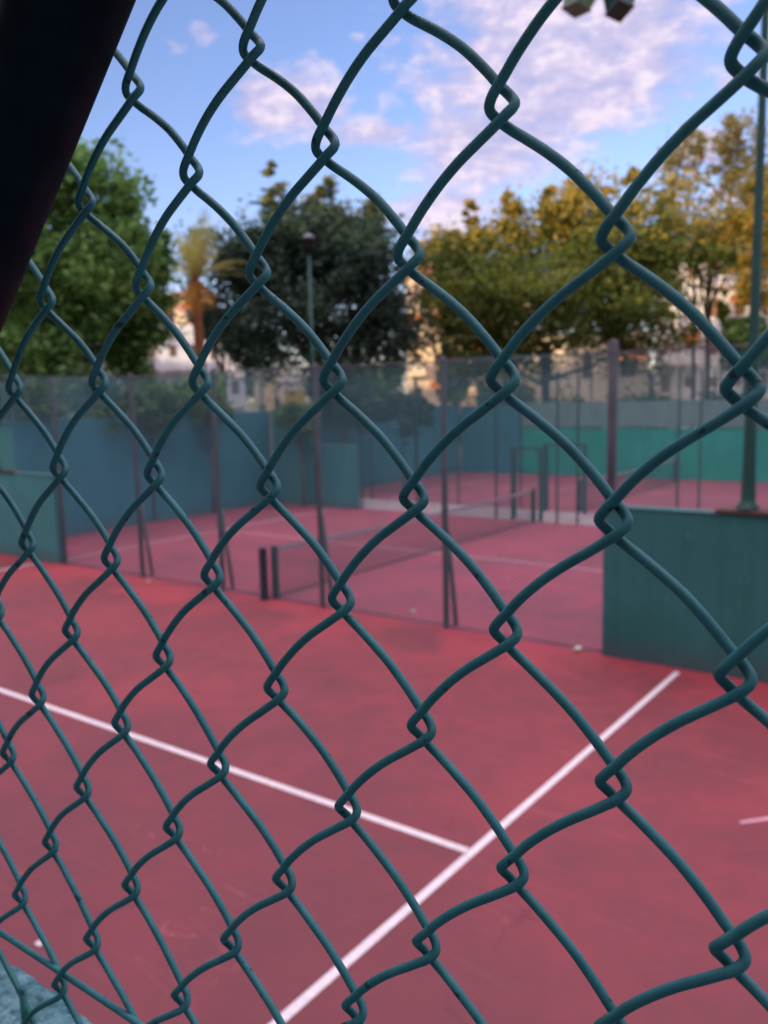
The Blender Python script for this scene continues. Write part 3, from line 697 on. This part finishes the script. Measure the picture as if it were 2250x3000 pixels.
building('cream house with yellow garage front seen through the mesh left of centre', 745, 835, 48, 1105, M['cream_wall'], 1, 2, 6, balc=False, name='house', cat='house', depth=5)
building('low white annex with mustard yellow wall beside the cream house', 822, 915, 46, 1120, M['white_wall'], 1, 1, 7, balc=False, name='house', cat='house', depth=5)
t = empty('yellow_gate', spot(862, 1200, 44.5), 'mustard yellow garage door panel on the low white annex', 'garage door')
A = spot(835, 1200, 44.5); B = spot(895, 1200, 44.5); t.location = ((A.x+B.x)/2, (A.y+B.y)/2, 0); t.rotation_euler = (0,0,math.atan2(B.y-A.y, B.x-A.x))
w_ = (B-A).length/2; z_ = spot(862,1143,44.5).z
mb = MB(); mb.box(-w_, w_, 0, .08, .01, z_); mb.obj('door_leaf', M['yellow_wall'], t, bevel=.02)
mb = MB(); mb.box(-w_-.08, -w_-.001, -.02, .1, .01, z_+.08); mb.box(w_+.001, w_+.08, -.02, .1, .01, z_+.08); mb.box(-w_-.0, w_+.0, -.02, .1, z_+.001, z_+.08); mb.obj('frame', M['white_wall'], t)
# orange sign board on a pole
c = spot(1312, 1040, 45); t = empty('sign_board', (c.x, c.y, 0), 'small orange square sign on a thin pole left of the domed tree', 'sign', None, R_(36))
mb = MB(); mb.tube([(0,0,0),(0,0,c.z)], .05, 8); mb.obj('pole', M['post_dark'], t)
mb = MB(); mb.box(-.38,.38,-.07,-.03,c.z-.36,c.z+.36); mb.obj('board', M['sign_orange'], t, bevel=.01)

# unseen wall and roof added behind the viewer to darken the near wires
t = empty('sky_blocker', (0, -3, LEDGE_Z), 'unseen added porch directly behind the viewpoint, outside the picture', 'light_blocker')
mb = MB(); mb.box(-22, 14, -.3, 0, .0, 2.9); mb.obj('wall', M['shutter'], t)
mb = MB(); mb.box(-22.3, 14.3, -.4, 1.6, 2.901, 3.1); mb.obj('roof', M['shutter'], t)
for x in (-12, -7, 5, 10):
    mb = MB(); mb.tube([(x, .9, 0), (x, .9, 2.9)], .06, 12); mb.obj('column', M['post_dark'], t, True)
# tall unseen block added behind the viewer: it keeps the courts in evening shade
SUN_AZ = 4.0; SUN_EL = 12.0     # direction the light travels towards (azimuth from +Y to +X), elevation
la = R_(SUN_AZ); fwd = Vector((math.sin(la), math.cos(la), 0)); sd = Vector((fwd.y, -fwd.x, 0))
HB = 14.4 + 45*math.tan(R_(SUN_EL))
c = -fwd*45; t = empty('shade_block', (c.x, c.y, 0), 'large pale block added behind the viewpoint to shade the courts, outside the picture', 'building', None, math.atan2(sd.y, sd.x))
mb = MB(); mb.box(-110, 110, -14, 0, -.01, HB); mb.obj('wall', M['cream_wall'], t)
mb = MB()
for f in range(12):
    mb.box(-109, 109, .001, 1.2, f*3.2+2.9, f*3.2+3.05)
mb.obj('block_bands', M['white_wall'], t)

# ------------------------------------------------------------------ sky and sun
W = bpy.data.worlds.new('World'); sc.world = W; W.use_nodes = True; nt = W.node_tree
class WN(NT):
    def __init__(s): s.t = nt
N = WN()
bg = nt.nodes['Background']
sky = N.n('ShaderNodeTexSky', sky_type='NISHITA'); sky.sun_disc = False; sky.sun_elevation = R_(SUN_EL); 
sky.sun_rotation = math.atan2(-fwd.x, -fwd.y); sky.altitude = 50; sky.air_density = 1.0; sky.dust_density = .6; sky.ozone_density = 2.0
tc = N.n('ShaderNodeTexCoord'); sp = N.n('ShaderNodeSeparateXYZ'); N.l(tc.outputs['Generated'], sp.inputs[0])
az = N.math('DEGREES', N.math('ARCTAN2', sp.outputs[0], sp.outputs[1])); el = N.math('DEGREES', N.math('ARCSINE', sp.outputs[2]))
cv = N.n('ShaderNodeCombineXYZ'); N.l(az, cv.inputs[0]); N.l(N.math('MULTIPLY', el, 2.1), cv.inputs[1])
n1 = N.noise(cv.outputs[0], .13, 7, .56, .5); n2 = N.noise(cv.outputs[0], .27, 6, .55, .5); n3 = N.noise(cv.outputs[0], .9, 5, .6)
def blob(a0, e0, ra, re, k=1.0):
    dx = N.math('DIVIDE', N.math('SUBTRACT', az, a0), ra); dy = N.math('DIVIDE', N.math('SUBTRACT', el, e0), re)
    r2 = N.math('ADD', N.math('MULTIPLY', dx, dx), N.math('MULTIPLY', dy, dy))
    return N.math('MULTIPLY', N.math('POWER', 2.718, N.math('MULTIPLY', r2, -1.0)), k)
blobs = [(px_, py_, ra, re, k) for px_, py_, ra, re, k in BLOBS]
tot = None
for px_, py_, ra, re, k in blobs:
    d = ray(px_, py_); a0 = math.degrees(math.atan2(d[0], d[1])); e0 = math.degrees(math.atan2(d[2], math.hypot(d[0], d[1])))
    b = blob(a0, e0, ra, re, k); tot = b if tot is None else N.math('MAXIMUM', tot, b)
# added cloud field raising the ambient light, away from the photographed window of sky
def clamp(x):
    c_ = N.n('ShaderNodeClamp'); N.l(x, c_.inputs[0]); return c_.outputs[0]
side = clamp(N.math('MULTIPLY_ADD', N.math('ABSOLUTE', N.math('SUBTRACT', az, -34)), .05, -1.6)); high = clamp(N.math('MULTIPLY_ADD', el, .06, -2.0)); far_ = N.math('MAXIMUM', side, high)
field = N.math('MULTIPLY', N.ramp(n1, [(.32,(0,0,0)),(.55,(1,1,1))]), .9)
tot = N.math('MAXIMUM', tot, N.math('MULTIPLY', far_, field))
dens = N.math('ADD', tot, N.math('MULTIPLY', N.math('SUBTRACT', N.math('ADD', N.math('MULTIPLY', n1, .42), N.math('ADD', N.math('MULTIPLY', n2, .46), N.math('MULTIPLY', n3, .12))), .5), 1.9))
mask = N.ramp(dens, [(.34,(0,0,0)),(.46,(.5,.5,.5)),(.66,(.95,.95,.95))])
shade = N.ramp(N.math('ADD', N.math('MULTIPLY', n2, .65), N.math('MULTIPLY', n3, .35)), CLOUDCOL)
skyc = N.mix(1, sky.outputs[0], SKYTINT, 'MULTIPLY')
shade = N.mix(N.math('MULTIPLY', side, .3), shade, (1.5,1.5,2.2)); shade = N.mix(high, shade, N.mix(1, shade, FILLCLOUD, 'MULTIPLY'))  # side clouds dimmed, overhead ones boosted to shape the ambient light
col = N.mix(mask, skyc, shade)
N.l(col, bg.inputs['Color']); bg.inputs['Strength'].default_value = SKYSTR
sun = bpy.data.lights.new('sun', 'SUN'); sun.energy = 5.0; sun.angle = R_(.5); sun.color = (1.0, .78, .54)
so = bpy.data.objects.new('sun', sun); COL.objects.link(so)
dirv = Vector((fwd.x*math.cos(R_(SUN_EL)), fwd.y*math.cos(R_(SUN_EL)), -math.sin(R_(SUN_EL))))
so.rotation_euler = dirv.to_track_quat('-Z', 'Y').to_euler()

# ------------------------------------------------------------------ camera
cam = bpy.data.cameras.new('camera'); co = bpy.data.objects.new('camera', cam); COL.objects.link(co)
r_, u_, b_ = ROT @ np.array((1,0,0)), ROT @ np.array((0,-1,0)), ROT @ np.array((0,0,-1))
mw = Matrix(((r_[0],u_[0],b_[0],0),(r_[1],u_[1],b_[1],0),(r_[2],u_[2],b_[2],H),(0,0,0,1)))
co.matrix_world = mw
cam.sensor_fit = 'VERTICAL'; cam.sensor_height = 36; cam.lens = F/3000*36; cam.clip_start = .01; cam.clip_end = 3000
cam.dof.use_dof = True; cam.dof.focus_distance = .285; cam.dof.aperture_fstop = cam.lens/1.9
sc.camera = co
sc.view_settings.view_transform = 'Standard'; sc.view_settings.look = 'None'; sc.view_settings.exposure = 0; sc.view_settings.gamma = 1
sc.cycles.use_denoising = True; sc.cycles.max_bounces = 8; sc.cycles.transparent_max_bounces = 24
